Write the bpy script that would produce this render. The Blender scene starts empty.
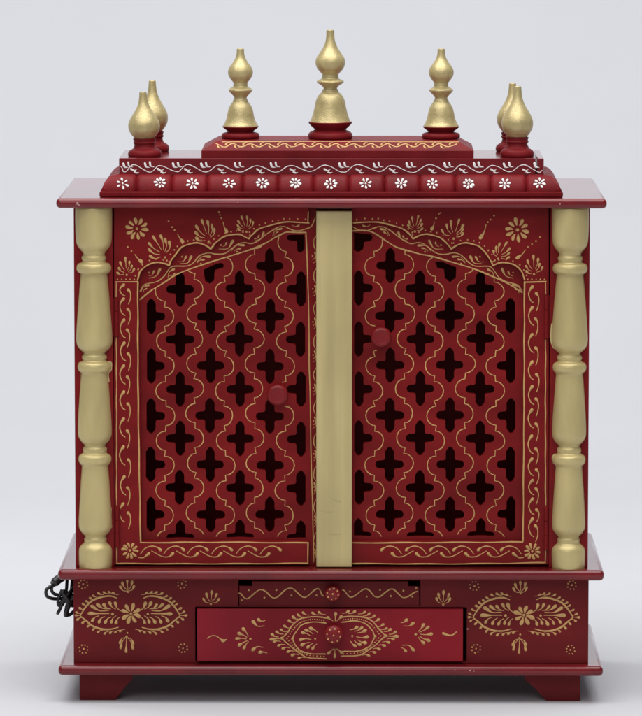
import bpy, bmesh, math, random
from mathutils import Vector
random.seed(11)
K = 0.0011            # metres per layout unit (one photo pixel on the front plane)
C = bpy.context.scene.collection
# ------------------------------------------------------------------ camera model
F = 4800.0
VU, VV = 366.0, -190.0
n_ = math.sqrt((VU-321)**2 + (358-VV)**2 + F*F)
pitch = math.asin((358-VV)/n_)
yaw = math.asin((VU-321)/n_/math.cos(pitch)) if False else math.atan2(VU-321, math.sqrt(F*F+(358-VV)**2))
fw = Vector((-math.sin(yaw)*math.cos(pitch), math.cos(yaw)*math.cos(pitch), -math.sin(pitch)))
rt = Vector((math.cos(yaw), math.sin(yaw), 0))
up = rt.cross(fw)
CAM = Vector((-10.5, 0, 0)) - fw*F
def ray(u, v): return fw*F + rt*(u-321) + up*(358-v)
def P(u, v, y):
    d = ray(u, v); return CAM + d*((y-CAM.y)/d.y)
CAM.z -= P(331, 700.5, 3).z
def Z(v, y): return P(331, v, y).z
def X(u, v, y): return P(u, v, y).x
def front(y):                                   # painting surface: a plane facing the viewer
    return lambda u, v, h: P(u, v, y-h)
def sloped(p0, nrm):
    nrm = nrm.normalized()
    def m(u, v, h):
        d = ray(u, v); t = (p0-CAM).dot(nrm)/d.dot(nrm)
        return CAM + d*t + nrm*h
    return m
# ------------------------------------------------------------------ mesh builder
class MB:
    def __init__(s): s.v = []; s.f = []; s.m = []
    def add(s, vs, fs, mi=0):
        o = len(s.v); s.v += [tuple(p) for p in vs]
        for f in fs: s.f.append([i+o for i in f]); s.m.append(mi)
    def box(s, x0, x1, y0, y1, z0, z1, b=0.8, seg=2, mi=0):
        bm = bmesh.new(); bmesh.ops.create_cube(bm, size=1)
        for p in bm.verts:
            p.co = ((x0+x1)/2+p.co.x*(x1-x0), (y0+y1)/2+p.co.y*(y1-y0), (z0+z1)/2+p.co.z*(z1-z0))
        if b > 0:
            bmesh.ops.bevel(bm, geom=bm.edges[:], offset=b, segments=seg, profile=0.5, affect='EDGES', clamp_overlap=True)
        bm.verts.index_update()
        s.add([p.co[:] for p in bm.verts], [[q.index for q in f.verts] for f in bm.faces], mi); bm.free()
    def boxP(s, u0, u1, v0, v1, y0, y1, b=0.8, seg=2, mi=0):
        vm = (v0+v1)/2
        s.box(X(u0, vm, y0), X(u1, vm, y0), y0, y1, Z(v1, y0), Z(v0, y0), b, seg, mi)
    def lathe(s, prof, c=(0, 0, 0), axis='z', seg=40, mi=0, squash=1.0, half=False):
        vs = []; fs = []; n = len(prof)
        k = seg
        for r, h in prof:
            for j in range(k):
                a = 2*math.pi*j/k
                if axis == 'z': vs.append((c[0]+r*math.cos(a), c[1]+r*math.sin(a)*squash, c[2]+h))
                else: vs.append((c[0]+r*math.cos(a), c[1]-h, c[2]+r*math.sin(a)))
        for i in range(n-1):
            for j in range(k):
                a, b = i*k+j, i*k+(j+1) % k
                fs.append([a, b, b+k, a+k] )
        fs.append(list(range(k))[::-1]); fs.append([(n-1)*k+j for j in range(k)])
        s.add(vs, fs, mi)
    def tube(s, pts, rad, seg=10, mi=0, n=6):
        pts = [Vector(p) for p in crom(pts, n)]; N = len(pts)
        vs = []; fs = []; ref = Vector((0.3, 1, 0.2)).normalized()
        for i, p in enumerate(pts):
            t = (pts[min(i+1, N-1)]-pts[max(i-1, 0)]).normalized()
            a = t.cross(ref)
            if a.length < 0.1: a = t.cross(Vector((1, 0, 0)))
            a.normalize(); b = t.cross(a)
            r = rad(i/(N-1)) if callable(rad) else rad
            for j in range(seg):
                q = 2*math.pi*j/seg; vs.append(p+a*(r*math.cos(q))+b*(r*math.sin(q)))
        for i in range(N-1):
            for j in range(seg):
                a = i*seg+j; b = i*seg+(j+1) % seg; fs.append([a, b, b+seg, a+seg])
        fs.append(list(range(seg))[::-1]); fs.append([(N-1)*seg+j for j in range(seg)])
        s.add(vs, fs, mi)
    # ---- raised paint
    def ribbon(s, M, pts, ws, mi=1):
        # rounded ends
        def cap(p, q, w):
            d = Vector((p[0]-q[0], p[1]-q[1])); L = d.length or 1; d /= L
            return [((p[0]+d.x*w*0.5, p[1]+d.y*w*0.5), w*0.12), ((p[0]+d.x*w*0.36, p[1]+d.y*w*0.36), w*0.66)]
        c0 = cap(pts[0], pts[1], ws[0]); c1 = cap(pts[-1], pts[-2], ws[-1])
        pts = [c[0] for c in c0]+list(pts)+[c[0] for c in c1[::-1]]
        ws = [c[1] for c in c0]+list(ws)+[c[1] for c in c1[::-1]]
        vs = []; fs = []; N = len(pts)
        for i in range(N):
            a = pts[max(i-1, 0)]; b = pts[min(i+1, N-1)]
            du, dv = b[0]-a[0], b[1]-a[1]; L = math.hypot(du, dv) or 1
            nu, nv = -dv/L, du/L; w = ws[i]; h = min(0.17*w, 0.45)
            for o, hh in ((-1, -0.25), (-0.72, 0.62), (0, 1), (0.72, 0.62), (1, -0.25)):
                vs.append(M(pts[i][0]+nu*o*w/2, pts[i][1]+nv*o*w/2, hh*h))
        for i in range(N-1):
            for j in range(4):
                a = i*5+j; fs.append([a, a+5, a+6, a+1])
        s.add(vs, fs, mi)
    def line(s, M, pts, w=1.5, mi=1, smooth=True, n=5, wob=0.18):
        if smooth and len(pts) > 2: pts = crom(pts, n)
        elif len(pts) == 2:
            a, b = pts; m = max(2, int(math.hypot(a[0]-b[0], a[1]-b[1])/6))
            pts = [(a[0]+(b[0]-a[0])*i/m, a[1]+(b[1]-a[1])*i/m) for i in range(m+1)]
        ph = random.uniform(0, 9); pts = [(p[0]+wob*math.sin(i*0.9+ph), p[1]+wob*math.cos(i*0.7+ph)) for i, p in enumerate(pts)]
        ws = [w*(1+0.16*math.sin(i*0.63+ph)+random.uniform(-.07, .07)) for i in range(len(pts))]
        s.ribbon(M, pts, ws, mi)
    def tear(s, M, tail, head, w=3.2, bend=0.0, mi=1, petal=False):
        w *= random.uniform(.88, 1.12); j = lambda: random.uniform(-.3, .3)
        hx, hy = head[0]+j(), head[1]+j(); tx, ty = tail
        dx, dy = hx-tx, hy-ty
        mid = ((hx+tx)/2 - dy*bend, (hy+ty)/2 + dx*bend)
        pts = crom([tail, mid, (hx, hy)], 5); N = len(pts); ws = []
        for i in range(N):
            t = i/(N-1); q = max(0, (t-0.5)/0.45); q = min(1, q); q = q*q*(3-2*q)
            ws.append(w*(((0.42 if petal is True else petal)+(0.58 if petal is True else 1-petal)*min(1, t*1.5)) if petal else (0.22+0.10*t+0.68*q)))
        s.ribbon(M, pts, ws, mi)
    def dot(s, M, u, v, r=1.0, mi=1):
        vs = [M(u, v, min(0.5*r, .8))]; k = 9; fs = []
        r *= random.uniform(.85, 1.12)
        for rr, h in ((0.6, 0.38), (1.0, -0.1)):
            for j in range(k):
                a = 2*math.pi*j/k; vs.append(M(u+r*rr*math.cos(a), v+r*rr*math.sin(a), h*min(r, 1.6)))
        for j in range(k):
            b = (j+1) % k; fs.append([0, 1+b, 1+j]); fs.append([1+j, 1+b, 1+k+b, 1+k+j])
        s.add(vs, fs, mi)
    def flower(s, M, u, v, R, n=9, w=3.2, rot=0.2, inner=0.38, mi=1, asp=1.0):
        for i in range(n):
            a = rot+2*math.pi*i/n+random.uniform(-.05, .05); r1 = (R-w/2)*random.uniform(.94, 1.05)
            s.tear(M, (u+R*inner*math.cos(a), v+R*inner*math.sin(a)*asp), (u+r1*math.cos(a), v+r1*math.sin(a)*asp), w, random.uniform(-.12, .12), mi, True)
        s.dot(M, u, v, w*0.48, mi)
    def rosette(s, M, u, v, R=4.3, n=8, mi=1):
        s.dot(M, u, v, 1.0, mi)
        for i in range(n):
            a = 2*math.pi*i/n+0.3; s.dot(M, u+R*math.cos(a)*random.uniform(.9, 1.1), v+R*math.sin(a)*random.uniform(.9, 1.1), 0.85, mi)
    def fan(s, M, base, heads, w=3.2, dot=True, pull=0.32, mi=1):
        bu, bv = base
        for i, (hu, hv) in enumerate(heads):
            k = (i/(len(heads)-1)-0.5)*2 if len(heads) > 1 else 0
            tu = bu+(hu-bu)*pull; tv = bv+(hv-bv)*pull-1.2*(1-abs(k))
            s.tear(M, (tu, tv), (hu, hv), w*0.92, 0.20*k*(-1 if hv > bv else 1), mi)
        if dot: s.dot(M, bu, bv, 1.35, mi)
    # ---- flat board with holes (loops in px on plane y)
    def board(s, loops, y, thick, bevel=0.5, mi=0, raw=False):
        cu = bpy.data.curves.new('shape', 'CURVE'); cu.dimensions = '2D'; cu.fill_mode = 'BOTH'
        cu.extrude = thick/2-bevel; cu.bevel_depth = bevel; cu.bevel_resolution = 1; cu.offset = -bevel
        for lp in loops:
            sp = cu.splines.new('POLY'); sp.points.add(len(lp)-1); sp.use_cyclic_u = True
            for q, (a, b) in zip(sp.points, lp):
                w = P(a, b, y) if not raw else Vector((a, 0, b)); q.co = (w.x, w.z, 0, 1)
        ob = bpy.data.objects.new('shape', cu); C.objects.link(ob)
        dg = bpy.context.evaluated_depsgraph_get(); me = bpy.data.meshes.new_from_object(ob.evaluated_get(dg))
        vs = [(p.co.x, y+thick/2-p.co.z, p.co.y) for p in me.vertices]
        s.add(vs, [list(f.vertices) for f in me.polygons], mi)
        bpy.data.objects.remove(ob); bpy.data.curves.remove(cu); bpy.data.meshes.remove(me)
    def build(s, name, mats, parent=None, origin=(0, 0, 0), angle=35):
        me = bpy.data.meshes.new(name); o = Vector(origin)
        me.from_pydata([((p[0]-o.x)*K, (p[1]-o.y)*K, (p[2]-o.z)*K) for p in s.v], [], s.f)
        for m in mats: me.materials.append(m)
        me.polygons.foreach_set('material_index', s.m)
        me.validate()
        bm = bmesh.new(); bm.from_mesh(me); bmesh.ops.remove_doubles(bm, verts=bm.verts[:], dist=1e-7)
        bmesh.ops.recalc_face_normals(bm, faces=bm.faces[:]); bm.to_mesh(me); bm.free()
        me.polygons.foreach_set('use_smooth', [True]*len(me.polygons))
        me.set_sharp_from_angle(angle=math.radians(angle))
        for f in me.polygons:
            if f.material_index == 0 and max(abs(c) for c in f.normal) > 0.9995: f.use_smooth = False
        me.update()
        ob = bpy.data.objects.new(name, me); C.objects.link(ob); ob.parent = parent
        base = o*K
        ob.location = base - (tot(parent) if parent else Vector((0, 0, 0)))
        return ob
def tot(o):
    v = Vector((0, 0, 0))
    while o: v += o.location; o = o.parent
    return v
def crom(p, n=6):
    p = [tuple(q) for q in p]
    if len(p) < 3: return p
    D = len(p[0])
    e0 = tuple(2*p[0][i]-p[1][i] for i in range(D)); e1 = tuple(2*p[-1][i]-p[-2][i] for i in range(D))
    q = [e0]+p+[e1]; out = []
    for i in range(1, len(q)-2):
        a, b, c, d = q[i-1], q[i], q[i+1], q[i+2]
        for k in range(n):
            t = k/n
            out.append(tuple(0.5*((2*b[j])+(-a[j]+c[j])*t+(2*a[j]-5*b[j]+4*c[j]-d[j])*t*t+(-a[j]+3*b[j]-3*c[j]+d[j])*t**3) for j in range(D)))
    out.append(p[-1]); return out
def coswave(ext, n=9):
    out = []
    for p, q in zip(ext, ext[1:]):
        for i in range(n):
            t = i/n; out.append((p[0]+(q[0]-p[0])*t, p[1]+(q[1]-p[1])*(0.5-0.5*math.cos(math.pi*t))))
    return out+[ext[-1]]
def mir(m, pts, dv=0): return [(m-a, b+dv) for a, b in pts]
# ------------------------------------------------------------------ materials
def mat(name, col, rough=0.4, metal=0.0, var=0.12, scale=60, bump=0.06, bscale=(1, 1, 1), coat=0.0, speck=0.0, speckcol=(1, 1, 1), spec=0.5, bstr=0.25):
    m = bpy.data.materials.new(name); m.use_nodes = True; nt = m.node_tree; N = nt.nodes; L = nt.links
    b = N['Principled BSDF']; b.inputs['Metallic'].default_value = metal
    b.inputs['Coat Weight'].default_value = coat; b.inputs['Coat Roughness'].default_value = 0.22
    b.inputs['Specular IOR Level'].default_value = spec
    tc = N.new('ShaderNodeTexCoord'); mp = N.new('ShaderNodeMapping'); mp.inputs['Scale'].default_value = bscale
    L.new(tc.outputs['Object'], mp.inputs['Vector'])
    n1 = N.new('ShaderNodeTexNoise'); n1.inputs['Scale'].default_value = scale; n1.inputs['Detail'].default_value = 5
    L.new(mp.outputs[0], n1.inputs['Vector'])
    r = N.new('ShaderNodeValToRGB'); r.color_ramp.elements[0].position = 0.3; r.color_ramp.elements[1].position = 0.7
    r.color_ramp.elements[0].color = tuple(c*(1-var) for c in col)+(1,); r.color_ramp.elements[1].color = tuple(min(1, c*(1+var)) for c in col)+(1,)
    L.new(n1.outputs['Fac'], r.inputs['Fac']); out = r.outputs['Color']
    n2 = N.new('ShaderNodeTexNoise'); n2.inputs['Scale'].default_value = 900; n2.inputs['Detail'].default_value = 2
    L.new(tc.outputs['Object'], n2.inputs['Vector'])
    if speck > 0:
        r2 = N.new('ShaderNodeValToRGB'); r2.color_ramp.elements[0].position = 0.66; r2.color_ramp.elements[1].position = 0.74
        r2.color_ramp.elements[0].color = (0, 0, 0, 1); r2.color_ramp.elements[1].color = (speck,)*3+(1,)
        L.new(n2.outputs['Fac'], r2.inputs['Fac'])
        mx = N.new('ShaderNodeMix'); mx.data_type = 'RGBA'; mx.inputs[7].default_value = tuple(speckcol)+(1,)
        L.new(r2.outputs['Color'], mx.inputs[0]); L.new(out, mx.inputs[6]); out = mx.outputs[2]
    n3 = N.new('ShaderNodeTexNoise'); n3.inputs['Scale'].default_value = 7; n3.inputs['Detail'].default_value = 3; L.new(tc.outputs['Object'], n3.inputs['Vector'])
    v3 = N.new('ShaderNodeMapRange'); v3.inputs[1].default_value = 0.3; v3.inputs[2].default_value = 0.7; v3.inputs[3].default_value = 1-var*0.8; v3.inputs[4].default_value = 1+var*0.8
    L.new(n3.outputs['Fac'], v3.inputs[0]); vm = N.new('ShaderNodeVectorMath'); vm.operation = 'SCALE'
    L.new(out, vm.inputs[0]); L.new(v3.outputs[0], vm.inputs['Scale']); out = vm.outputs[0]
    L.new(out, b.inputs['Base Color'])
    rr = N.new('ShaderNodeMapRange'); rr.inputs[3].default_value = rough*0.85; rr.inputs[4].default_value = min(1, rough*1.18)
    L.new(n1.outputs['Fac'], rr.inputs[0]); L.new(rr.outputs[0], b.inputs['Roughness'])
    if bump > 0:
        ad = N.new('ShaderNodeMath'); ad.operation = 'MULTIPLY_ADD'; ad.inputs[1].default_value = bstr
        L.new(n2.outputs['Fac'], ad.inputs[0]); L.new(n1.outputs['Fac'], ad.inputs[2])
        bp = N.new('ShaderNodeBump'); bp.inputs['Strength'].default_value = bump; bp.inputs['Distance'].default_value = 0.002
        L.new(ad.outputs[0], bp.inputs['Height']); L.new(bp.outputs[0], b.inputs['Normal'])
    return m
RED = mat('red_lacquer', (0.172, 0.0078, 0.0088), 0.36, var=0.17, scale=26, bump=0.04, bscale=(0.5, 1, 1.6), speck=0.14, speckcol=(0.32, 0.05, 0.05), spec=0.12)
REDB = mat('deep_red_lacquer', (0.130, 0.0100, 0.0118), 0.38, var=0.16, scale=22, bump=0.04, bscale=(0.5, 1, 1.6), speck=0.10, speckcol=(0.28, 0.06, 0.06), spec=0.12)
REDD = mat('lit_crimson_lacquer', (0.265, 0.0115, 0.0195), 0.34, var=0.14, scale=10, bump=0.04, bscale=(1, 1, 0.8), spec=0.13)  # drawer red brightened: overhead light on its proud front put into the colour
KNOB = mat('knob_red_lacquer', (0.168, 0.0086, 0.0108), 0.34, var=0.1, scale=40, bump=0.04, spec=0.25)
REDT = mat('satin_red_lacquer', (0.150, 0.0086, 0.0112), 0.42, var=0.18, scale=30, bump=0.05, speck=0.18, speckcol=(0.42, 0.16, 0.15), spec=0.10)
SLAB = mat('polished_red_lacquer', (0.150, 0.0088, 0.0120), 0.22, var=0.15, scale=30, bump=0.0, speck=0.16, speckcol=(0.42, 0.16, 0.15), spec=0.22, coat=1.0)
SLAB.node_tree.nodes['Principled BSDF'].inputs['Coat IOR'].default_value = 1.28; SLAB.node_tree.nodes['Principled BSDF'].inputs['Coat Roughness'].default_value = 0.13
GOLD = mat('pale_gold_paint', (0.525, 0.425, 0.19), 0.34, metal=0.26, var=0.10, scale=46, bump=0.16, bscale=(1, 1, 0.3), speck=0.35, speckcol=(0.66, 0.58, 0.35), bstr=0.6)
STRIP = mat('brushed_gold_paint', (0.515, 0.417, 0.19), 0.44, metal=0.22, var=0.13, scale=70, bump=0.16, bscale=(1, 1, 0.05), speck=0.3, speckcol=(0.42, 0.34, 0.17), bstr=0.5)
GOLDF = mat('finial_gold_paint', (0.50, 0.405, 0.19), 0.32, metal=0.34, var=0.14, scale=110, bump=0.22, speck=0.6, speckcol=(0.76, 0.68, 0.45), bstr=1.1)
LINE = mat('gold_relief_paint', (0.51, 0.300, 0.102), 0.5, var=0.15, scale=150, bump=0.0)
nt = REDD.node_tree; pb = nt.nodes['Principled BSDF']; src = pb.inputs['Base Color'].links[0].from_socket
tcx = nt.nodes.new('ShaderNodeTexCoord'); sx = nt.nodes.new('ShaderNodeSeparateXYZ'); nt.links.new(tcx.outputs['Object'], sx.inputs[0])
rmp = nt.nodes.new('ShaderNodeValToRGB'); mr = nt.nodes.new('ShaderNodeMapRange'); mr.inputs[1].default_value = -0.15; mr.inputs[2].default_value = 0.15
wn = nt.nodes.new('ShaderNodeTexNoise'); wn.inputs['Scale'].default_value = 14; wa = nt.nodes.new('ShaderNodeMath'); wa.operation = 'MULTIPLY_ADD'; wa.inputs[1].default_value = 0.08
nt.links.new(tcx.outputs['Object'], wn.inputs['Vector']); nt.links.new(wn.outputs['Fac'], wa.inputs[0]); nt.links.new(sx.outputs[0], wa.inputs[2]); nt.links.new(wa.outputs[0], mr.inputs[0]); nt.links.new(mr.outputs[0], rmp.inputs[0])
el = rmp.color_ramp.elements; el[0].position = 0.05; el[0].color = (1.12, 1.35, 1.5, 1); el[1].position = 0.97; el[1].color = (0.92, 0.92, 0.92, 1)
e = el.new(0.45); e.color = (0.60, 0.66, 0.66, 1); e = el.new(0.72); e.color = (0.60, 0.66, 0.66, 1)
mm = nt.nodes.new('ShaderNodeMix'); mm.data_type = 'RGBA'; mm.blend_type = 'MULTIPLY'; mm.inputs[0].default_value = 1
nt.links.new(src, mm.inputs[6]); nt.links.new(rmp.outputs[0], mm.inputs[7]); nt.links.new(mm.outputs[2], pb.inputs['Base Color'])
WHITE = mat('white_relief_paint', (0.80, 0.78, 0.76), 0.5, var=0.05, scale=150, bump=0.0)
BLACK = mat('black_cable_rubber', (0.013, 0.011, 0.012), 0.42, var=0.1, bump=0.03)
METAL = mat('plug_pin_metal', (0.55, 0.54, 0.52), 0.35, metal=0.9, var=0.05, bump=0)
DARK = mat('bare_dark_wood', (0.030, 0.008, 0.008), 0.7, var=0.2, scale=30, bump=0.1)
SWEEP = mat('white_backdrop_paper', (0.555, 0.56, 0.585), 0.85, var=0.010, scale=2.2, bump=0.05, spec=0.2)
# ------------------------------------------------------------------ backdrop (one seamless sweep)
b = MB(); prof = [(-5200, 0), (-2000, 0), (600, 0), (1500, 0)]
for i in range(1, 13):
    a = math.pi/2*i/12; prof.append((1500+1300*math.sin(a), 1300*(1-math.cos(a))))
prof.append((2800, 4200)); W = 4200
vs = []; fs = []
for y, z in prof: vs += [(-W, y, z), (W, y, z)]
for i in range(len(prof)-1): fs.append([2*i, 2*i+1, 2*i+3, 2*i+2])
b.add(vs, fs); bd = b.build('backdrop', [SWEEP]); bd['kind'] = 'structure'
# ------------------------------------------------------------------ the temple
T = bpy.data.objects.new('home_temple', None); C.objects.link(T)
T['label'] = 'carved red wooden home temple with gold finials and lattice doors on white floor'
T['category'] = 'home temple'
yS = -18                                                    # slab front
# slabs
zr0, zr1 = Z(208.3, -15), Z(198.4, -16)
s = MB(); s.box(X(55.9, 203, -20), X(607, 203, -20), -20, 254, zr0, zr1, 4.3, 4)
for u, v, w in ((77.5, 203.6, 2.6), (79, 205, 1.5), (560, 204, 1.2), (238, 202.5, 1.0)):
    s.dot(front(-19.9), u, v, w*0.55, 1)
WEAR = mat('worn_primer', (0.48, 0.30, 0.28), 0.7, var=0.3, bump=0)
roof = s.build('roof_slab', [SLAB, WEAR], T)
zb0, zb1 = Z(580.3, -14), Z(569.6, -14)
s = MB(); s.box(X(57.6, 574, yS), X(604.3, 574, yS), yS, 240, zb0, zb1, 4.6, 4)
s.build('base_slab', [SLAB], T)
zl0, zl1 = Z(675.6, -14), Z(665.6, -14)
s = MB(); s.box(X(58, 670, yS), X(603.3, 670, yS), yS, 240, zl0, zl1, 4.3, 4)
s.dot(front(yS), 470, 670.5, 0.7, 1); s.dot(front(yS), 474, 671, 0.6, 1); s.dot(front(yS), 455, 670, 0.5, 1)
s.build('base_slab', [SLAB, WEAR], T)
# petal moulding under the tier
yT = 16; yTb = 133
zf1 = Z(191.8, -3); zp1 = Z(174.0, yT); zt1 = Z(158.3, yT)
xl, xr = X(119, 166, yT), X(543.8, 166, yT)
s = MB(); s.box(X(99.4, 195, -3), X(563, 195, -3), -3, yTb+19, zr1+0.05, zf1, 1.3, 2)
def petals(s, length, n, place):
    NS = n*24; NT = 14; vs = []; fs = []
    for i in range(NS+1):
        q = i/NS*n; fr = q-math.floor(q) if i < NS else 1.0
        w = abs(2*fr-1); g = w**13
        for j in range(NT+1):
            t = j/NT
            te = min(1, t*(1+0.20*w**8))
            o = 17.0*math.sqrt(max(0, 1-te**1.7))*0.92+1.2
            o -= g*(3.8*(1-0.3*t))+0.7*w**3; o = max(o, -1.5 if t < 1 else -1.5)
            if j == NT: o = -2.0
            vs.append(place(i/NS, o, t))
    for i in range(NS):
        for j in range(NT):
            a = i*(NT+1)+j; fs.append([a, a+NT+1, a+NT+2, a+1])
    s.add(vs, fs)
def pf(q, o, t):
    e = 17.5*max(0, 1-t**1.6); return (min(xr+e, max(xl-e, xl-17.5+(xr-xl+35)*q)), yT-o, zf1+(zp1-zf1)*t)
petals(s, 0, 13, pf)
petals(s, 0, 13, lambda q, o, t: ((lambda p: (p[0], yTb+yT-p[1], p[2]))(pf(q, o, t))))
def ps(q, o, t):
    e = 17.5*max(0, 1-t**1.6); return (xl-o, min(yTb+e, max(yT-e, yT-17.5+(yTb-yT+35)*q)), zf1+(zp1-zf1)*t)
petals(s, 0, 4, ps)
petals(s, 0, 4, lambda q, o, t: ((lambda p: (xl+xr-p[0], p[1], p[2]))(ps(q, o, t))))
pz = (zf1+zp1)/2
PM = sloped(Vector((0, yT-14.6, zf1+(zp1-zf1)*0.5)), Vector((0, -1, 0.42)))
for u in (122.7, 159.6, 192.8, 228.8, 262, 295.6, 330.8, 366, 400.8, 432.8, 469, 504.6, 539):
    s.flower(PM, u+random.uniform(-.5, .5), 183.3+random.uniform(-.6, .6), random.uniform(5.9, 6.8), random.choice((6, 7, 7, 8)), random.uniform(2.0, 2.5), random.uniform(0, 3), random.uniform(.38, .5), 1, random.uniform(.78, .92))
s.build('petal_moulding', [REDT, WHITE], T)
# tier with the white vine
s = MB(); s.box(xl, X(535.5, 158, yT), yT, yTb, zp1-2, zt1, 0.9, 2)
s.box(X(537.2, 158, yT), xr, yT, yTb, zp1-2, zt1, 0.9, 2)
M = front(yT)
tr = [124, 149.6, 177, 205, 239, 275, 309, 343, 379, 412, 449, 479, 509, 539.6]
cr = [134, 160, 188, 220, 258, 292, 326, 358, 392, 430.5, 463, 493.4, 524]
wave = [(121, 166.5)]
for i in range(14):
    wave.append((tr[i], 172+random.uniform(-.6, .6)))
    if i < 13: wave.append((cr[i], 164.9+random.uniform(-.5, .9)))
wave.append((542.4, 170.5))
s.line(M, coswave(wave), 0.88, 1, smooth=False, wob=0.25)
for i, x in enumerate(tr):
    x += random.uniform(-1, 1) - (2 if i else -1.5)
    s.tear(M, (x+2.4, 167.4), (x-2.4, 163.6), random.uniform(2.2, 2.7), -0.3, 1, 0.14)
    if x < 530: s.tear(M, (x+7.2, 167), (x+2.4, 162.6), random.uniform(2.0, 2.5), -0.3, 1, 0.14)
for x in cr:
    x += random.uniform(-1, 1)
    s.tear(M, (x+3.4, 169.4), (x-2.2, 169.2), random.uniform(1.9, 2.3), -0.25, 1, 0.14); s.tear(M, (x+5.6, 172.2), (x+1.2, 172.2), random.uniform(1.7, 2.1), -0.2, 1, 0.14)
s.build('roof_tier', [SLAB, WHITE], T)
# plinth with sloped sides and a gold vine
y0 = 19; y1 = 121; zq0 = zt1+0.05; zq1 = Z(150.2, y0); yi = 16
zq2 = Z(140.4, y0+yi)
xa, xb = X(201.4, 153, y0), X(473.7, 153, y0)
s = MB()
loops = []
for d, z in ((0, zq0), (0, zq1-0.6), (0.5, zq1), (yi-1, zq2-0.5), (yi, zq2)):
    loops.append([(xa+d, y0+d, z), (xb-d, y0+d, z), (xb-d, y1-d, z), (xa+d, y1-d, z)])
vs = [p for l in loops for p in l]; fs = [[3, 2, 1, 0], [16, 17, 18, 19]]
for i in range(4):
    for j in range(4): a = i*4+j; b_ = i*4+(j+1) % 4; fs.append([a, b_, b_+4, a+4])
s.add(vs, fs)
dz = zq2-zq1; M = sloped(Vector((0, y0+yi/2, (zq1+zq2)/2)), Vector((0, -dz, yi)))
x = 216.0; up_ = 1
pts = []
while x < 459:
    pts.append((x, 145.2-1.6*up_)); x += 8.6; up_ = -up_
s.line(M, pts, 0.95, 1, n=6)
for i, (a, c) in enumerate(pts[:-1]):
    sg = -1 if i % 2 == 0 else 1
    s.tear(M, (a+6.5, 145.2+1.9*sg*-1), (a+1.5, 145.3+sg*-0.9), 1.7, 0.3*sg, 1)
s.line(M, [(222, 141.6), (330, 141.5), (459, 141.7)], 0.7, 1)
s.build('roof_plinth', [REDT, LINE], T)
# finials
def finial(cx, cy, zb, prof, bprof, vtip, name='finial'):
    k = (Z(vtip, cy)-zb)/prof[-1][1]; prof = [(r*1.012, h*k) for r, h in prof]; bprof = [(r*1.012, h*k) for r, h in bprof]
    g = MB(); g.lathe(prof, axis='z', seg=48)
    o = g.build(name, [GOLDF], T, angle=50); o.location = (cx*K, cy*K, zb*K)
    r = MB(); r.lathe(bprof, axis='z', seg=48)
    q = r.build('finial_base', [REDT], None, angle=50); q.parent = o
    return o
def dup(o, loc, parent=None):
    c = o.copy(); C.objects.link(c); c.location = loc; c.parent = parent or o.parent
    for ch in o.children:
        d = ch.copy(); C.objects.link(d); d.parent = c
    return c
def hp(rows, v0, n=4): return [(max(r, 0.2), h) for h, r in [(v0-q[0], q[1]) for q in crom(rows, n)]]
cen = [(121.5, 20.6), (119.5, 19.6), (116, 18.2), (112, 17), (106, 15.6), (100.5, 14.5), (96, 12.6), (93, 10), (91.6, 8.2), (90, 8.1), (88.6, 7), (87.4, 6.9), (85, 9.2), (83, 12.4), (81.4, 13.5), (80, 12.2), (78.2, 8.6), (76.4, 8.2), (74.6, 8.0), (73, 9.2), (69, 12.6), (65, 14.4), (61, 14.7), (57, 13.4), (52.5, 10.4), (47.5, 7.2), (42, 5.0), (37, 4.1), (31, 3.9), (30.4, 3.3)]
cenb = [(138.2, 20), (137.6, 21.4), (135, 22.2), (132, 21), (129.8, 17.2), (128.7, 15.6), (127.6, 16.6), (125.4, 19), (122.6, 21.4), (121.2, 21.6), (121.0, 19.5)]
zpl = zq2
cf = finial(P(330.3, 138, 60).x, 60, zpl, hp(cen, 138), hp(cenb, 138), 30)
cf['label'] = 'tall central gold finial of bell and drop shape on red base'
sd = [(126.2, 17.6), (124.6, 17.2), (121.5, 15.4), (117, 13.8), (112, 12.8), (107, 11.4), (103.6, 9.4), (101.2, 7.6), (99.8, 7.4), (98.4, 6.4), (97, 6.4), (94.6, 8.2), (92, 10.8), (90, 11.9), (88.4, 10.8), (86.4, 7.4), (84.8, 7.2), (82.8, 7), (81.4, 8), (77.6, 10.8), (74, 12.3), (70.5, 12.3), (66.5, 10.6), (62.5, 7.6), (58.5, 5.2), (54, 3.9), (49.4, 3.6), (48.8, 3.0)]
sdb = [(138, 17), (137.4, 18.4), (135, 19), (132.6, 17.6), (131.4, 13.4), (130.4, 13.2), (128.6, 15.6), (126.6, 17.9), (125.8, 18), (125.5, 16)]
sf = finial(P(240.6, 138, 62).x, 62, zpl, hp(sd, 138), hp(sdb, 138), 48.6)
dup(sf, (P(441, 138, 62).x*K, 62*K, zpl*K))
co = [(137.2, 9.8), (136, 10.6), (133.4, 12.8), (129.5, 15), (125.6, 15.6), (121.8, 15.2), (117.6, 13.3), (113.2, 10.4), (108.4, 7.4), (103.4, 5.2), (98.4, 4.1), (93.4, 3.6), (92, 3.4), (91.6, 2.9)]
cob = [(155.6, 15), (155, 16.2), (152.4, 16.8), (149.6, 15.6), (147.6, 12.4), (146.4, 11), (144, 10.2), (142.6, 10.5), (141.6, 11.4), (140.4, 10.6), (138, 11.2), (137.4, 11), (137.0, 9)]
kf = finial(P(145, 155, 38).x, 38, zt1, hp(co, 155.4), hp(cob, 155.4), 91.8)
kf.rotation_euler = (0, math.radians(-1.6), 0)
q = dup(kf, (P(517, 155, 38).x*K, 38*K, zt1*K)); q.rotation_euler = (0, math.radians(0.3), 0); q.scale = (1.0, 1.0, (Z(86, 38)-zt1)/(Z(91.8, 38)-zt1))
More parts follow.
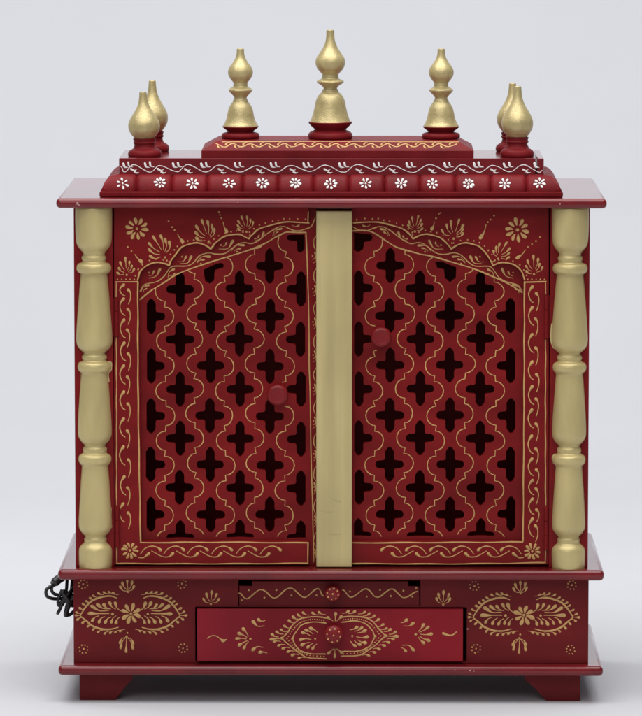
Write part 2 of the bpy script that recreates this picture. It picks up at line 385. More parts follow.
q = dup(kf, (P(152.6, 150, 113).x*K, 113*K, zt1*K)); q.rotation_euler = (0, 0, 0.6); q.scale = (1, 1, (Z(80.5, 113)-zt1)/(Z(91.8, 38)-zt1))
q = dup(kf, (P(512.2, 150, 113).x*K, 113*K, zt1*K)); q.rotation_euler = (0, 0, 1.6); q.scale = (1, 1, (Z(83, 113)-zt1)/(Z(91.8, 38)-zt1))
# ------------------------------------------------------------------ body: side panels, back, columns
zB0, zB1 = zb1+0.03, zr0-0.03
COLV = [(207.0, 17.6), (209, 18.3), (225, 18.4), (240, 17.8), (246, 16.2), (250.5, 12.6), (253.4, 11), (255, 10.9), (256.2, 12.1), (258.5, 12.4), (261, 11.6), (262.3, 12.6), (263.5, 15.8), (266.5, 17.3), (270, 17.2), (272.4, 15.6), (273.6, 13.6), (275.5, 13.4), (288, 14.6), (310, 16.4), (330, 17.8), (340, 18.1), (345, 17.2), (349, 14.6), (352, 11.2), (353.6, 10.8), (355.2, 12.2), (357.8, 12.6), (360, 11.8), (361.2, 13), (362.5, 15.6), (366, 16.9), (369.6, 16.4), (371.6, 14.8), (373, 13.8), (376, 13.7), (395, 15.1), (415, 16.5), (431, 17.1), (437, 16.4), (441.5, 13.8), (444.6, 10.9), (446.4, 10.6), (448, 12), (450.6, 12.3), (452.6, 11.8), (454, 13.4), (456, 15.9), (459.5, 16.6), (462.6, 15.9), (464.6, 14.4), (466, 13.5), (469, 13.4), (488, 14.8), (508, 16), (522, 16.7), (529, 16.2), (533.5, 13.6), (536.4, 10.8), (538, 10.6), (539.4, 11.4), (542, 11.2), (543.6, 11.6), (546, 14.2), (549, 16.2), (553, 16.8), (562, 16.7), (566.4, 16.5), (568.4, 16.2)]
def slop(s, M, cu, side, seed):
    rr = random.Random(seed); pts = []; prev = None
    for v, r in crom(COLV, 3):
        if v < 212 or v > 564: continue
        if r < 13.2:
            if len(pts) > 5: s.line(M, pts, 1.7, 1, smooth=False, wob=0.2)
            pts = []; continue
        w = r+0.1+0.35*math.sin(v*0.21+seed)+rr.uniform(-.15, .15)
        if math.sin(v*0.045+seed*1.7)+0.5*math.sin(v*0.17+seed) > 0.55: pts.append((cu+side*min(w, 19.2), v))
        else:
            if len(pts) > 5: s.line(M, pts, rr.uniform(1.3, 1.9), 1, smooth=False, wob=0.2)
            pts = []
    if len(pts) > 5: s.line(M, pts, 0.6, 1, smooth=False, wob=0.3)
def side(u0, u1, uc, seed):
    s = MB(); x0, x1 = X(u0, 380, 0), X(u1, 380, 0)
    s.box(x0, x1, 0, 15, zB0, zB1, 0.7, 2)
    if uc < 300: s.box(x0, x0+11, 15.05, 226, zB0, zB1, 0.4, 1)
    else: s.box(x1-11, x1, 15.05, 226, zB0, zB1, 0.4, 1)
    slop(s, front(0), uc, 1 if uc < 300 else -1, seed)
    return s.build('side_panel', [RED, GOLD], T)
side(74.6, 113.3, 94.6, 2); side(549.6, 588.9, 569.4, 7)
s = MB(); s.box(X(74.6, 380, 0), X(588.9, 380, 0), 226.05, 236, zB0, zB1, 0.5, 1); s.build('back_panel', [RED], T)
def column(uc):
    s = MB(); vs = []; fs = []; k = 22
    pr = crom(COLV, 3)
    pr = [(v, r) for v, r in pr]
    z_hi, z_lo = zB1-0.02, zB0+0.02; va, vb = pr[0][0], pr[-1][0]
    cx = X(uc, 390, 0)
    for v, r in pr:
        z = z_hi+(z_lo-z_hi)*(v-va)/(vb-va)
        for j in range(k+1):
            a = math.pi+math.pi*j/k
            vs.append((cx+r*math.cos(a), r*math.sin(a)*0.88+0.15, z))
    n = k+1
    for i in range(len(pr)-1):
        for j in range(k): a = i*n+j; fs.append([a, a+1, a+1+n, a+n])
        fs.append([i*n+k, i*n, (i+1)*n, (i+1)*n+k])
    fs.append(list(range(n))); fs.append([(len(pr)-1)*n+j for j in range(n)])
    s.add(vs, fs); return s.build('column', [GOLD], T, angle=60)
column(94.6); column(569.4)
# ------------------------------------------------------------------ doors
SC = [(138.5, 281), (140.6, 273.5), (147, 266.7), (156.7, 263.6), (163.7, 264.3), (169, 266.6), None,
      (169, 266.6), (172.8, 259), (180.6, 249.4), (187.3, 245.6), (196.3, 244), (203, 245.2), (210.8, 250), None,
      (210.8, 250), (213.6, 246.2), (219.7, 240.2), (226.5, 236.9), (235.4, 235.3), (242, 236.3), (248.8, 239.8), None,
      (248.8, 239.8), (253.8, 234), (261.4, 229), (276.5, 224.7), (290, 222.8), (308.6, 224)]
def lobes():
    cur = []; out = []
    for p in SC+[None]:
        if p is None: out.append(crom(cur, 5)); cur = []
        else: cur.append(p)
    return out
LOB = lobes()
ARCL = crom([(140, 299.3), (154, 288.8), (168, 280), (181.8, 272), (208, 263), (232, 255.3), (255, 248), (267, 242), (278, 236), (284, 232.8), (291, 232), (306, 232.4)], 5)
ARCR = crom([(522, 292.5), (506, 282.5), (480, 271.3), (459, 264), (431, 256.2), (418, 253.4), (400, 248.4), (387.7, 242), (376.4, 234.2), (367.6, 230.8), (352, 230.6)], 5)
VINE = [(140, 291), (145, 284.6), (156.7, 281.5), (163.7, 277), (169, 268.8), (174, 266.4), (186, 266), (193, 263), (199.6, 255.8), (207.4, 252.8), (216.4, 254.2), (225.3, 253.1), (232, 248.6), (237.6, 244.2), (244, 242.6), (251.3, 243.4), (258.9, 240.2), (267.7, 233.3), (276.5, 227.8), (284, 226.6), (290.3, 228.9), (296.6, 231), (305.4, 228.9), (311.7, 225.8), (315.6, 217)]
SPRIG = [((149, 278.3), (160, 269.2), 3.2, .2), ((149, 276), (154, 271.5), 2.5, .2), ((141, 292), (149, 285), 3, -.2), ((143, 293), (146.5, 289), 2, -.2),
         ((168, 277.6), (174, 269.4), 3, -.2), ((169, 276), (174.6, 273.6), 2, .1),
         ((180.6, 263.7), (191.4, 256.8), 3.4, .25), ((178, 261.8), (186, 257), 3, .25), ((196.8, 262), (209.4, 256.4), 3.2, -.2), ((197, 263), (203.5, 259.4), 2.6, -.15),
         ((219, 249), (232.6, 241), 3.2, .25), ((223, 246.6), (226.5, 242.8), 2.5, .2), ((231, 251), (243.6, 245.2), 3.2, -.2), ((234, 251), (240, 248.2), 2.4, -.1),
         ((255, 240.8), (263.3, 232.2), 3, .2), ((255, 239), (258.8, 236), 2.4, .2), ((272.5, 235.8), (281, 228.6), 2.8, -.2), ((274, 235.5), (277.7, 232), 2.2, -.1), ((292, 225), (299, 225.4), 2.4, .2)]
SDOT = [(149, 272.5), (182, 256.6), (221, 245), (255, 238.6), (201, 263.6), (237, 251.6)]
CQ = [(0, -18.1), (1.5, -17.5), (4.3, -13.8), (4.7, -12), (4.6, -6.4), (5.5, -4.6), (11.6, -4.0), (13.6, -2.5), (14.3, 0)]
def cross(cx, cy, l=True, r=True, bottom=None):
    right = CQ+[(a, -b) for a, b in CQ[::-1]][1:]            # top -> bottom on the right
    left = [(-a, b) for a, b in right[::-1]][1:-1]
    stub = [(0, -18), (1.6, -17.4), (4.5, -13.2), (4.5, 13.2), (1.6, 17.4), (0, 18)]
    if not r: right = stub
    if not l: left = [(-a, b) for a, b in stub[::-1]][1:-1]
    loop = right+left
    if bottom is not None:
        loop = [(a, b) for a, b in loop if b < bottom]
        # close flat at the bottom
        rr = max(a for a, b in loop); ll = min(a for a, b in loop)
        mi_ = max(range(len(loop)), key=lambda i: loop[i][0]+0.001*loop[i][1])
        loop = loop[:mi_+1]+[(rr, bottom), (ll, bottom)]+[p for p in loop[mi_+1:] if p[0] < 0]
    k = 0.985; jx, jy = random.uniform(-.5, .5), random.uniform(-.5, .5); sx = random.uniform(.96, 1.04)
    return [(cx+a*k*sx+jx, cy+b*k+jy) for a, b in loop]
def interp(arc, u):
    a = sorted(arc)
    if u <= a[0][0]: return a[0][1]
    for p, q in zip(a, a[1:]):
        if p[0] <= u <= q[0]: return p[1]+(q[1]-p[1])*(u-p[0])/max(1e-6, q[0]-p[0])
    return a[-1][1]
ODD = [316.4, 366.2, 416.2, 465.2, 514.8]; EVE = [289, 339.6, 389.8, 439, 488]
def lattice(cols, arc, x_in, x_out, extra, knob, left):
    """cols: outer to inner column centres. left door: outer is left."""
    s = MB(); a, b_ = min(x_in, x_out), max(x_in, x_out)
    loops = [[(a, 208), (b_, 208), (b_, 565.5), (a, 565.5)]]
    sg = 1 if left else -1
    for i, cx in enumerate(cols):
        rows = ODD if i % 2 == 0 else EVE
        if i == 4: rows = [266.3]+ODD
        for r in rows:
            outer, inner = i == 0, i == 5
            L, R = True, True
            if outer: L, R = (False, True) if left else (True, False)
            if inner: L, R = (True, False) if left else (False, True)
            loops.append(cross(cx, r-(0.6 if not left else 0), L, R))
        if i % 2 == 1:
            if i == 5:
                f = cross(cx, 538-(2 if not left else 0), left, not left, 0)
            else: f = cross(cx, 538-(2 if not left else 0), True, True, 0)
            loops.append(f)
    loops += extra
    yp = 10.5
    s.board(loops, yp, 8, 0.35)
    M = front(yp)
    for i in range(5):
        xm = (cols[i]+cols[i+1])/2; r0 = (316.4 if i % 2 == 0 else 289)   # row of the outer column
        pts = []; y = r0-49.7*2; side_ = 1
        hp_ = 24.86; jx = random.uniform(-.6, .6)
        while y < 545:
            am = 9.2+random.uniform(-.8, .8)
            for t in range(9):
                q = -math.pi/2+math.pi*t/8
                pts.append((xm+jx+sg*side_*(am*math.cos(q)-0.3), y+9.6*math.sin(q)))
            y += hp_; side_ = -side_; jx = random.uniform(-.9, .9)
        run = []
        for p in pts+[(0, 9999)]:
            ok = p[1] < 537.5 and p[1] > interp(arc, p[0])+0.6 and math.hypot(p[0]-knob[0], p[1]-knob[1]) > 11.5
            if ok: run.append(p)
            else:
                if len(run) > 2 and run[0][1]-interp(arc, run[0][0]) < 9: run = [(run[0][0], interp(arc, run[0][0])+0.3)]+run
                if len(run) > 2: s.line(M, run, 1.0, 1, smooth=False, wob=0.22)
                run = []
    s.line(M, arc, 1.5, 1, smooth=False)
    vm = VINE if left else mir(662, VINE[:-2])+[(353, 227)]
    s.line(M, vm, 1.15, 1, n=4)
    for t, h, w, bd_ in SPRIG:
        if not left: t, h, bd_ = (662-t[0], t[1]), (662-h[0], h[1]), -bd_
        s.tear(M, t, h, w*0.82, bd_)
    for u, v in SDOT: s.dot(M, u if left else 662-u, v, 1.0)
    if left:
        s.line(M, [(305.8, 232.4), (308.3, 290), (309.2, 356), (310, 396), (311.8, 480), (313, 520), (313.6, 562)], 1.25, 1)
        v = 236
        while v < 556:
            s.line(M, [(316, v), (314, v+4), (313.8, v+9), (315.6, v+14)], 0.9, 1, n=4)
            s.tear(M, (312.6+min(2, (v-236)/150), v+24), (315, v+16.5), 2.2, .2); s.dot(M, 312.6+min(2, (v-236)/150), v+20, 0.9)
            s.tear(M, (313.6, v+27), (316, v+21), 2, .2); v += 33
    return s
FAN = [((126.7, 275), [(117.6, 272.7), (119, 268.3), (120, 262.5), (125.5, 258), (129.6, 262), (131.8, 266), (134, 269)], 2.9),
       ((165, 257.4), [(150.4, 256), (149, 249.7), (149, 243.4), (153.5, 236.4), (160.6, 235.7), (165, 239), (169.3, 242)], 3.4),
       ((208.8, 241.4), [(196.8, 238.2), (196, 232.2), (196.3, 226.3), (201.6, 220), (207.7, 221.2), (212, 225), (214.4, 229)], 3.4),
       ((246.5, 231.7), [(238, 228.7), (237.4, 225), (238, 220.7), (241.6, 216.6), (247.2, 216.7), (250.7, 219.6), (253.2, 222.2)], 2.7)]
TL = [([(127.7, 247), (131.5, 251)], (135, 254.6), (141.2, 261.6)), ([(168.6, 221), (172, 227), (174.6, 230)], (177.6, 234), (182.3, 241.2)), ([(219, 211.9), (220, 214.8), (221.4, 218)], (223, 222), (226.5, 231.6))]
TR = [([(540, 237), (536, 241), (532, 244), (528, 247)], (525.4, 249.7), (517.2, 257.8)), ([(494, 215.5), (490.5, 219.4), (487.7, 222)], (486, 224.5), (480.7, 237.8)), ([(440.5, 212.8), (438.9, 213.6), (436, 218.2)], (434.3, 221.8), (432, 228.8))]
FANR = [((534, 274.4), [(526.7, 271.7), (526.3, 266), (527.7, 260.8), (533.7, 255.7), (538.3, 259), (539.7, 264), (542.4, 267.5)], 2.9),
        ((498, 258.7), [(493.5, 251), (496.5, 247.3), (499.8, 243.4), (506.5, 242.7), (509.3, 248.5), (509, 253), (508.6, 257)], 2.9),
        ((453.6, 238.6), [(442, 229.8), (446.5, 225), (451, 221), (459.4, 219.7), (463, 225), (463, 229.3), (463, 233.5)], 3.1),
        ((414.8, 231.4), [(408.2, 225), (408.9, 221.4), (412.3, 217.3), (418.6, 215.9), (421, 220), (422, 224), (422, 228.3)], 2.7)]
def door_frame(left):
    yf = 3; M = front(yf); s = MB(); m = (lambda p: p) if left else (lambda p: mir(662, p))
    sc = [p for L in LOB for p in L]
    uo, ui = 113.9, 308.8
    if left:
        lp = [(uo, 208), (ui, 208)]+sc[::-1]+[(141.6, 541.6), (ui, 541.6), (ui, 564.6), (uo, 564.6)]
    else:
        lp = mir(662, [(113.2, 208), (311, 208), (311, 224)]+sc[::-1]+[(139, 541.6), (311, 541.6), (311, 564.6), (113.2, 564.6)])
    clean = []
    for p in lp:
        if not clean or math.hypot(p[0]-clean[-1][0], p[1]-clean[-1][1]) > 0.15: clean.append(p)
    s.board([clean], yf, 8, 0.45)
    for i, L in enumerate(LOB):
        q = [(a, c-1.1) for a, c in L]
        if i == 0: q = [(a-0.9*(1-j/len(L)), c) for j, (a, c) in enumerate(q)]
        s.line(M, m(q), 1.5, 1, smooth=False)
        # dots along the lobe
        acc = 0
        for j in range(1, len(L)):
            d = math.hypot(L[j][0]-L[j-1][0], L[j][1]-L[j-1][1]); acc += d
            if acc > 4.6:
                acc = 0; du, dv = L[j][0]-L[j-1][0], L[j][1]-L[j-1][1]; nn = math.hypot(du, dv) or 1
                p = m([(L[j][0]+dv/nn*4.4+random.uniform(-.4, .4), L[j][1]-du/nn*4.4+random.uniform(-.4, .4))])[0]
                s.dot(M, p[0], p[1], 0.9)
    def top_dots(a, b):
        u = a
        while u < b: s.dot(M, *m([(u, 279.4)])[0], 0.8); u += 4.2
    top_dots(117.5, 136)
    if left:
        s.line(M, [(115.9, 282), (138, 281.6)], 1.3); s.line(M, [(116.2, 283), (116.3, 297)], 1.1)
        s.line(M, [(137.8, 282), (138.2, 400), (140.6, 541.2)], 1.5, n=20)
        s.line(M, [(140.6, 542.8), (220, 542.4), (308, 542.9)], 1.4, n=14); s.line(M, [(308, 543), (308, 563.4)], 1.3)
        s.line(M, [(116.6, 548), (117, 563)], 1.2); s.line(M, [(116.6, 563.6), (210, 563.9), (308, 563.4)], 1.4, n=16)
        s.line(M, [(308.2, 212), (308, 223)], 1.1); s.line(M, [(116.4, 338), (116.6, 420), (116.6, 505)], 1.2, n=20)
        fl = (137, 228.6, 11.4)
        lh = [285, 299, 320, 343, 366, 392, 419, 447, 477, 504]; rh = [290, 309.5, 330, 354, 377, 404, 431, 460, 488, 513]; ua, ub = 123.6, 127.8
    else:
        s.line(M, [(524.4, 282.2), (546, 281.8)], 1.3); s.line(M, [(545.7, 282), (545.8, 294)], 1.2)
        s.line(M, [(524.4, 282), (524, 400), (523, 541)], 1.5, n=20)
        s.line(M, [(353, 543), (440, 542.6), (522.6, 542.2)], 1.4, n=14)
        s.line(M, [(353, 563.6), (450, 564), (545.4, 562.8)], 1.4, n=16); s.line(M, [(545.6, 551), (545.4, 562.6)], 1.2)
        s.line(M, [(545.6, 340), (545.4, 420), (545.6, 505)], 1.3, n=20)
        fl = (517.4, 229.8, 12.2)
        lh = [287, 307.5, 334.6, 362, 386.6, 410, 436, 459, 480.5, 499, 519]; rh = [293.6, 319, 348, 374.6, 399, 424, 449, 470, 489, 510, 526]; ua, ub = 531.8, 536
    s.flower(M, *fl, 10, 3.7, random.uniform(0, .6), 0.42)
    for bs, hs, w in (FAN if left else FANR): s.fan(M, bs, hs, w)
    for dots, t, h in (TL if left else TR):
        for u, v in dots: s.dot(M, u, v, 1.0)
        s.tear(M, t, h, 3.7, 0.05 if left else -0.08)
    hs = sorted(lh)
    for i, v in enumerate(hs):
        nx = hs[i+1]-v if i+1 < len(hs) else 24; L = min(nx*0.78, 18)
        a = ua+random.uniform(-.6, .6)
        pts = crom([(a+1.6, v+L), (a-1.4, v+L*.86), (a-3.6, v+L*.5), (a-2.6, v+L*.22), (a, v)], 5)
        s.ribbon(M, pts, [0.95+0.5*(j/20)+(2.1*max(0, (j-14.5)/5.5)) for j in range(len(pts))])
    for i, v in enumerate(rh):
        nx = rh[i+1]-v if i+1 < len(rh) else 22; L = min(nx*0.72, 17)
        a = ub+random.uniform(-.6, .6)
        pts = crom([(a+0.2, v+L), (a+1.9, v+L*.68), (a+2.4, v+L*.36), (a+1.7, v+L*.14), (a, v)], 5)
        s.ribbon(M, pts, [0.9+0.5*(j/20)+(2.1*max(0, (j-14.5)/5.5)) for j in range(len(pts))])
    f2 = (130, 550.6) if left else (532.2, 551.6)
    s.flower(M, f2[0], f2[1], 8.8, 10, 2.9, 0.1, 0.36)
    k = 0
    while 160+24*k < 304:
        x = 160+24*k+random.uniform(-.8, .8)
        pts = crom(m([(x-20, 554), (x-15.5, 548.6), (x-8.5, 546.2), (x-2.6, 547.8), (x, 550)]), 5)
        s.ribbon(M, pts, [0.9+0.5*(j/20)+(2.0*max(0, (j-14.5)/5.5)) for j in range(len(pts))])
        x = (149 if k == 0 else 149+24*k)+random.uniform(-.8, .8); t0 = x-10 if k == 0 else x-21
        pts = crom(m([(t0, 557.6 if k == 0 else 551), (x-11 if k else x-6, 556.4 if k else 558), (x-4, 556.8), (x, 553.8)]), 5)
        s.ribbon(M, pts, [0.9+0.5*(j/15)+(2.0*max(0, (j-10.2)/4.8)) for j in range(len(pts))])
        k += 1
    return s
def knob(parent, u, v, y, R, dots, m0, out=15):
    s = MB(); c = P(u, v, y-out)
    pr = [(R*.62, 0), (R*.56, out*.25), (R*.62, out*.42), (R*.9, out*.52), (R, out*.66), (R*.99, out*.80), (R*.90, out*.93), (R*.76, out*.985), (R*.70, out), (R*.62, out*.965), (R*.3, out*.985), (0.2, out)]
    if dots: pr = pr[:7]+[(R*.74, out*1.0), (R*.45, out*1.06), (0.2, out*1.08)]
    s.lathe(pr, (c.x, y, c.z), 'y', 40)
    if dots:
        M = front(y-out*1.03)
        for i in range(8):
            a = i*math.pi/4+.2; s.dot(front(y-out*1.0), u+R*.66*math.cos(a), v+R*.66*math.sin(a), 1.0)
        s.dot(front(y-out*1.085), u, v, 1.0)
    return s.build('knob', [m0, LINE], parent, origin=(c.x, y, c.z), angle=60)
def hinge(parent, u, v0, v1):
    s = MB(); h = Z(v0, 1)-Z(v1, 1); c = P(u, v1, 1)
    pr = [(0.6, 0), (1.9, 0.3)]
    for i in range(3):
        a, e = h*i/3, h*(i+1)/3; pr += [(2.1, a+0.5), (2.1, e-0.7), (1.5, e-0.4), (1.5, e)]
    pr += [(0.6, h+.2)]
    s.lathe(pr, (c.x, 1.2, c.z), 'z', 16); s.box(c.x-3.4, c.x+3.4, 2.2, 3.4, c.z+0.3, c.z+h-0.3, 0.2, 1)
    s.build('hinge', [RED], parent, origin=(c.x, 1.2, c.z))
KL, KR = (277.5, 395.5), (381.2, 337.6)
topL = [[(203.8, 269.8), (210, 266.6), (216.5, 263.8), (221, 262.9), (223.6, 264.4), (223.2, 267.6), (215.4, 270), (214.4, 272.6), (214, 280.6), (209.4, 284), (205.2, 281), (204.2, 275)],
        [(286.8, 236.6), (289, 234.8), (304, 234.6), (304.6, 238), (304.4, 249.6), (300.6, 253), (297.4, 251), (297.2, 241.2), (289.4, 240.4), (287, 239)]]
topR = [[(435, 262), (440.8, 261.2), (456.2, 267.4), (455.8, 277.7), (450, 282.7), (444.8, 277.7), (444, 269.4), (437.5, 268)],
        [(353.9, 232.6), (371.4, 234.4), (372.6, 238), (371, 240.8), (364.2, 242), (363, 249), (358.6, 252.3), (353.9, 250)]]
DL = door_frame(True).build('door', [RED, LINE], T); DL['label'] = 'lattice door without the gold strip'
DR = door_frame(False).build('door', [RED, LINE], T); DR['label'] = 'lattice door carrying the plain gold centre strip'
lattice([151, 180, 210.3, 240, 270, 300.8], ARCL, 316.2, 115.6, topL, KL, True).build('lattice_panel', [RED, LINE], DL)
lattice([510.6, 480.4, 450, 420, 390, 358.6], ARCR, 347, 546.8, topR, KR, False).build('lattice_panel', [RED, LINE], DR)
knob(DL, *KL, 10.5, 10.8, False, KNOB); knob(DR, *KR, 10.5, 10.4, False, KNOB)
hinge(DL, 116.4, 298.5, 336.5); hinge(DL, 117.2, 506.5, 547); hinge(DR, 546.3, 295.5, 338.5); hinge(DR, 546, 506.5, 550)
s = MB(); s.box(X(316.2, 390, -5), X(352.2, 390, -5), -5, 10.3, Z(567.3, -5), Z(211, -5), 1.0, 2)
M = front(-5)
for pts, w in (([(331, 497.5), (335, 500.5), (340, 501.6)], 1.3), ([(321, 510.6), (326, 511.8), (333, 511.8)], 1.3), ([(328, 533.6), (334, 534.6), (341, 534.2)], 1.2)):
    s.ribbon(lambda u, v, h: M(u, v, 0.03+0.05*max(h, -0.3)), crom(pts, 4), [w]*len(crom(pts, 4)))
SCUFF = mat('scuffed_gold_paint', (0.45, 0.365, 0.17), 0.6, metal=0.2, var=0.1, bump=0)
s.build('door_strip', [STRIP, SCUFF], DR)
# ------------------------------------------------------------------ base cabinet
s = MB(); zc0, zc1 = zl1+0.03, zb0-0.03
xL, xR = X(73.6, 620, 0), X(588.4, 620, 0)
du0, du1 = X(195.4, 635, 0), X(466.6, 635, 0); dz0, dz1 = zc0+1.2, Z(607.2, 0)
tu0, tu1 = X(238.5, 595, 0), X(420.4, 595, 0); tz0, tz1 = Z(605.6, 0)+0, zc1-0.4
tz0 = dz1+1.2
s.board([[(xL, zc0), (xR, zc0), (xR, zc1), (xL, zc1)], [(du0, dz0), (du1, dz0), (du1, dz1), (du0, dz1)], [(tu0, tz0), (tu1, tz0), (tu1, tz1-1.2), (tu0, tz1-1.2)]], 0, 12, 0.5, raw=True)
s.box(xL, xL+11, 12.05, 218, zc0, zc1, 0.3, 1); s.box(xR-11, xR, 12.05, 218, zc0, zc1, 0.3, 1); s.box(xL, xR, 218.05, 228, zc0, zc1, 0.3, 1)
M = front(0)
def medal(m, dv):
    s.flower(M, *m([(131, 613.6+dv)])[0], 10.4, 8, 3.9, 0.3, 0.30)
    UP = [((108.4, 610.6), (92, 606.3)), ((109, 608.8), (98, 604.6)), ((110.6, 609), (104, 604.6)), ((115.6, 609), (109.7, 603)), ((121, 611), (115.3, 603))]
    LO = [((98.8, 615.8), (92.7, 620.6)), ((104.5, 616.5), (99.4, 622)), ((111, 617), (105.5, 622.5)), ((116, 615.8), (111.4, 622)), ((120, 617), (116, 622.5))]
    OU = [(76.5, 612), (79.6, 608), (83.2, 603.9), (86.2, 601), (89.9, 598.3), (93.5, 595.7), (98.5, 593), (103.9, 592), (108.7, 591.8), (113.4, 593)]
    OL = [(77.6, 619.7), (82.6, 622.5), (87.7, 626.5), (93.3, 629.8), (98.3, 632.4), (104.4, 633.5), (110, 633.2), (115.6, 632.4), (120.4, 631.6)]
    for flip in (0, 1):
        g = (lambda p: m([(a, b+dv) for a, b in (p if not flip else mir(260.4, p))]))
        sg = 1 if not flip else -1
        if m([(0, 0)])[0][0] > 100 and m([(1, 0)])[0][0] < m([(0, 0)])[0][0]: sg = -sg
        s.tear(M, g([(109, 613.6)])[0], g([(89.4, 613.6)])[0], 4.2, 0)
        for t, h in UP: s.tear(M, g([t])[0], g([h])[0], 3.6, -0.14*sg)
        for t, h in LO: s.tear(M, g([t])[0], g([h])[0], 3.4, 0.14*sg)
        s.dot(M, *g([(112.6, 614)])[0], 1.5)
        for path in ([(80.4, 615.3), (85.4, 607.4), (92, 600.7), (102, 596.9), (110.6, 596), (116.7, 598)], [(80.4, 616), (86.5, 620.9), (92, 625.7), (101, 629), (110, 629.4), (118.2, 627.4)]):
            pts = crom(g(path), 5); n = len(pts)
            s.ribbon(M, pts, [1.1+1.1*math.sin(math.pi*min(1, i/n*1.1)) for i in range(n)])
        for a, b in OU: s.tear(M, g([(a+5.2, b+1.6)])[0], g([(a, b)])[0], 2.6, -0.1*sg)
        for a, b in OL: s.tear(M, g([(a+4.6, b-2.2)])[0], g([(a, b)])[0], 2.6, 0.12*sg)
        s.tear(M, g([(81, 615.4)])[0], g([(76 if not flip else 74.4, 615.6)])[0], 2.6, 0)
    g = (lambda p: m([(a, b+dv) for a, b in p]))
    s.fan(M, g([(128, 591.6)])[0], g([(120.4, 587), (122.4, 582.6), (127.4, 580.6), (132.4, 582), (134, 586)]), 3.2, pull=.1)
    s.fan(M, g([(126.5, 636.6)])[0], g([(119.8, 643), (120.7, 648), (126.2, 651.6), (132.8, 648.4), (133, 643.6)]), 3.2, pull=.1)
    s.dot(M, *g([(127.4, 633)])[0], 1.2)
medal(lambda p: p, 0)
medal(lambda p: [(a+392.8, b) for a, b in p], 1.6)
for u, v in ((83.2, 584), (83.8, 649), (182, 583.6), (183, 648.4), (474.4, 586), (476, 648.6), (571.8, 585), (570.4, 650)): s.rosette(M, u, v)
s.fan(M, (210.9, 604), [(203.7, 598.8), (206.2, 594), (211.8, 591.6), (216.7, 593.9), (219, 598.8)], 3.1, pull=.2)
s.fan(M, (443.2, 604.6), [(436.6, 598.6), (438.4, 594.2), (443.8, 591.4), (448.8, 594.4), (450.2, 598.6)], 3.1, pull=.2)
s.dot(M, 467.6, 629, 0.9, 2)
s.build('base_cabinet', [REDB, LINE, WEAR], T)
# upper tray
s = MB(); yt = 1.5
s.board([[(239.2, 605.8), (419.4, 605.8), (419.2, 586.2), (408.4, 586), (408.4, 581.2), (252, 581.2), (252, 586), (239.2, 585.6)]], yt, 10, 0.5)
s.box(X(252, 595, 0)+2, X(408, 595, 0)-2, yt+10.05, 150, Z(605, yt), Z(598, yt), 0.3, 1)
M = front(yt)
s.line(M, coswave([(238.9, 593), (246.4, 598.6), (261, 589.4), (274.4, 597.8), (290, 587.8), (304.6, 597.2), (318, 588.4), (323.4, 595.6)]), 1.35, 1, smooth=False)
s.line(M, coswave([(342.6, 590), (351, 597.2), (365.6, 588.8), (377.6, 597.2), (391.5, 588.9), (404.4, 597.7), (417.6, 591.4)]), 1.35, 1, smooth=False)
for u, v in ((248.8, 590), (242, 600), (276.4, 590), (264.4, 597.6), (304.6, 589), (291.4, 595.4), (316.4, 595.2), (350, 591.4), (366.8, 596.6), (380, 589.8), (390.8, 596), (403.4, 590.6), (412.4, 596.6), (416.2, 587.8)): s.dot(M, u, v, 1.15)
tray = s.build('upper_tray', [REDB, LINE], T)
knob(tray, 332.8, 594, yt, 8.2, True, KNOB, 13)
# drawer
s = MB(); yd = -5
s.boxP(197, 463, 609, 661.6, yd, yd+13, 0.6, 2)
bx0, bx1 = X(203, 635, 0), X(457, 635, 0)
for q in ((bx0, bx0+6, 8.05, 180), (bx1-6, bx1, 8.05, 180)): s.box(q[0], q[1], q[2], q[3], zl1+3, Z(614, 8), 0.3, 1)
s.box(bx0+6, bx1-6, 8.05, 180, zl1+3, zl1+6, 0.2, 1); s.box(bx0+6, bx1-6, 172, 179, zl1+6.1, Z(616, 8), 0.2, 1)
M = front(yd)
pts = crom([(207.4, 638.4), (211, 636), (216, 636), (220.4, 639), (223, 640.8), (226.4, 639.6)], 5); s.ribbon(M, pts, [1.0+2.6*math.exp(-((j-20)/3.2)**2) for j in range(len(pts))])
pts = crom([(456.6, 631.8), (453, 634.8), (449, 635.4), (443.4, 633.5)], 5); s.ribbon(M, pts, [1.3+2.0*(j/len(pts))**3 for j in range(len(pts))])
for bs, hs in (((250.4, 639), [(243.4, 629.2), (238.8, 633.4), (236.6, 639), (239.6, 645.3), (244, 647.8)]), ((415.7, 634.4), [(423.7, 625.2), (428.4, 627.4), (431.6, 633.8), (428.8, 640.5), (423.7, 643.3)])):
    s.dot(M, *bs, 1.4)
    for h in hs: s.tear(M, (bs[0]+(h[0]-bs[0])*.3, bs[1]+(h[1]-bs[1])*.3), h, 3.6, 0.05)
for t, h, bd_ in (((264.4, 625.9), (252.8, 621.5), -.22), ((265, 620.5), (258.4, 619.6), -.2), ((262.7, 647.4), (252.8, 649.8), .2), ((266.8, 653.1), (259.8, 652.2), .1),
                  ((401, 622.6), (406.3, 619.9), .15), ((404, 625.9), (413.4, 623), .15), ((402.6, 645.3), (413.6, 650), -.2), ((401, 647.4), (405.8, 650.8), -.1)): s.tear(M, t, h, 3.5, bd_)
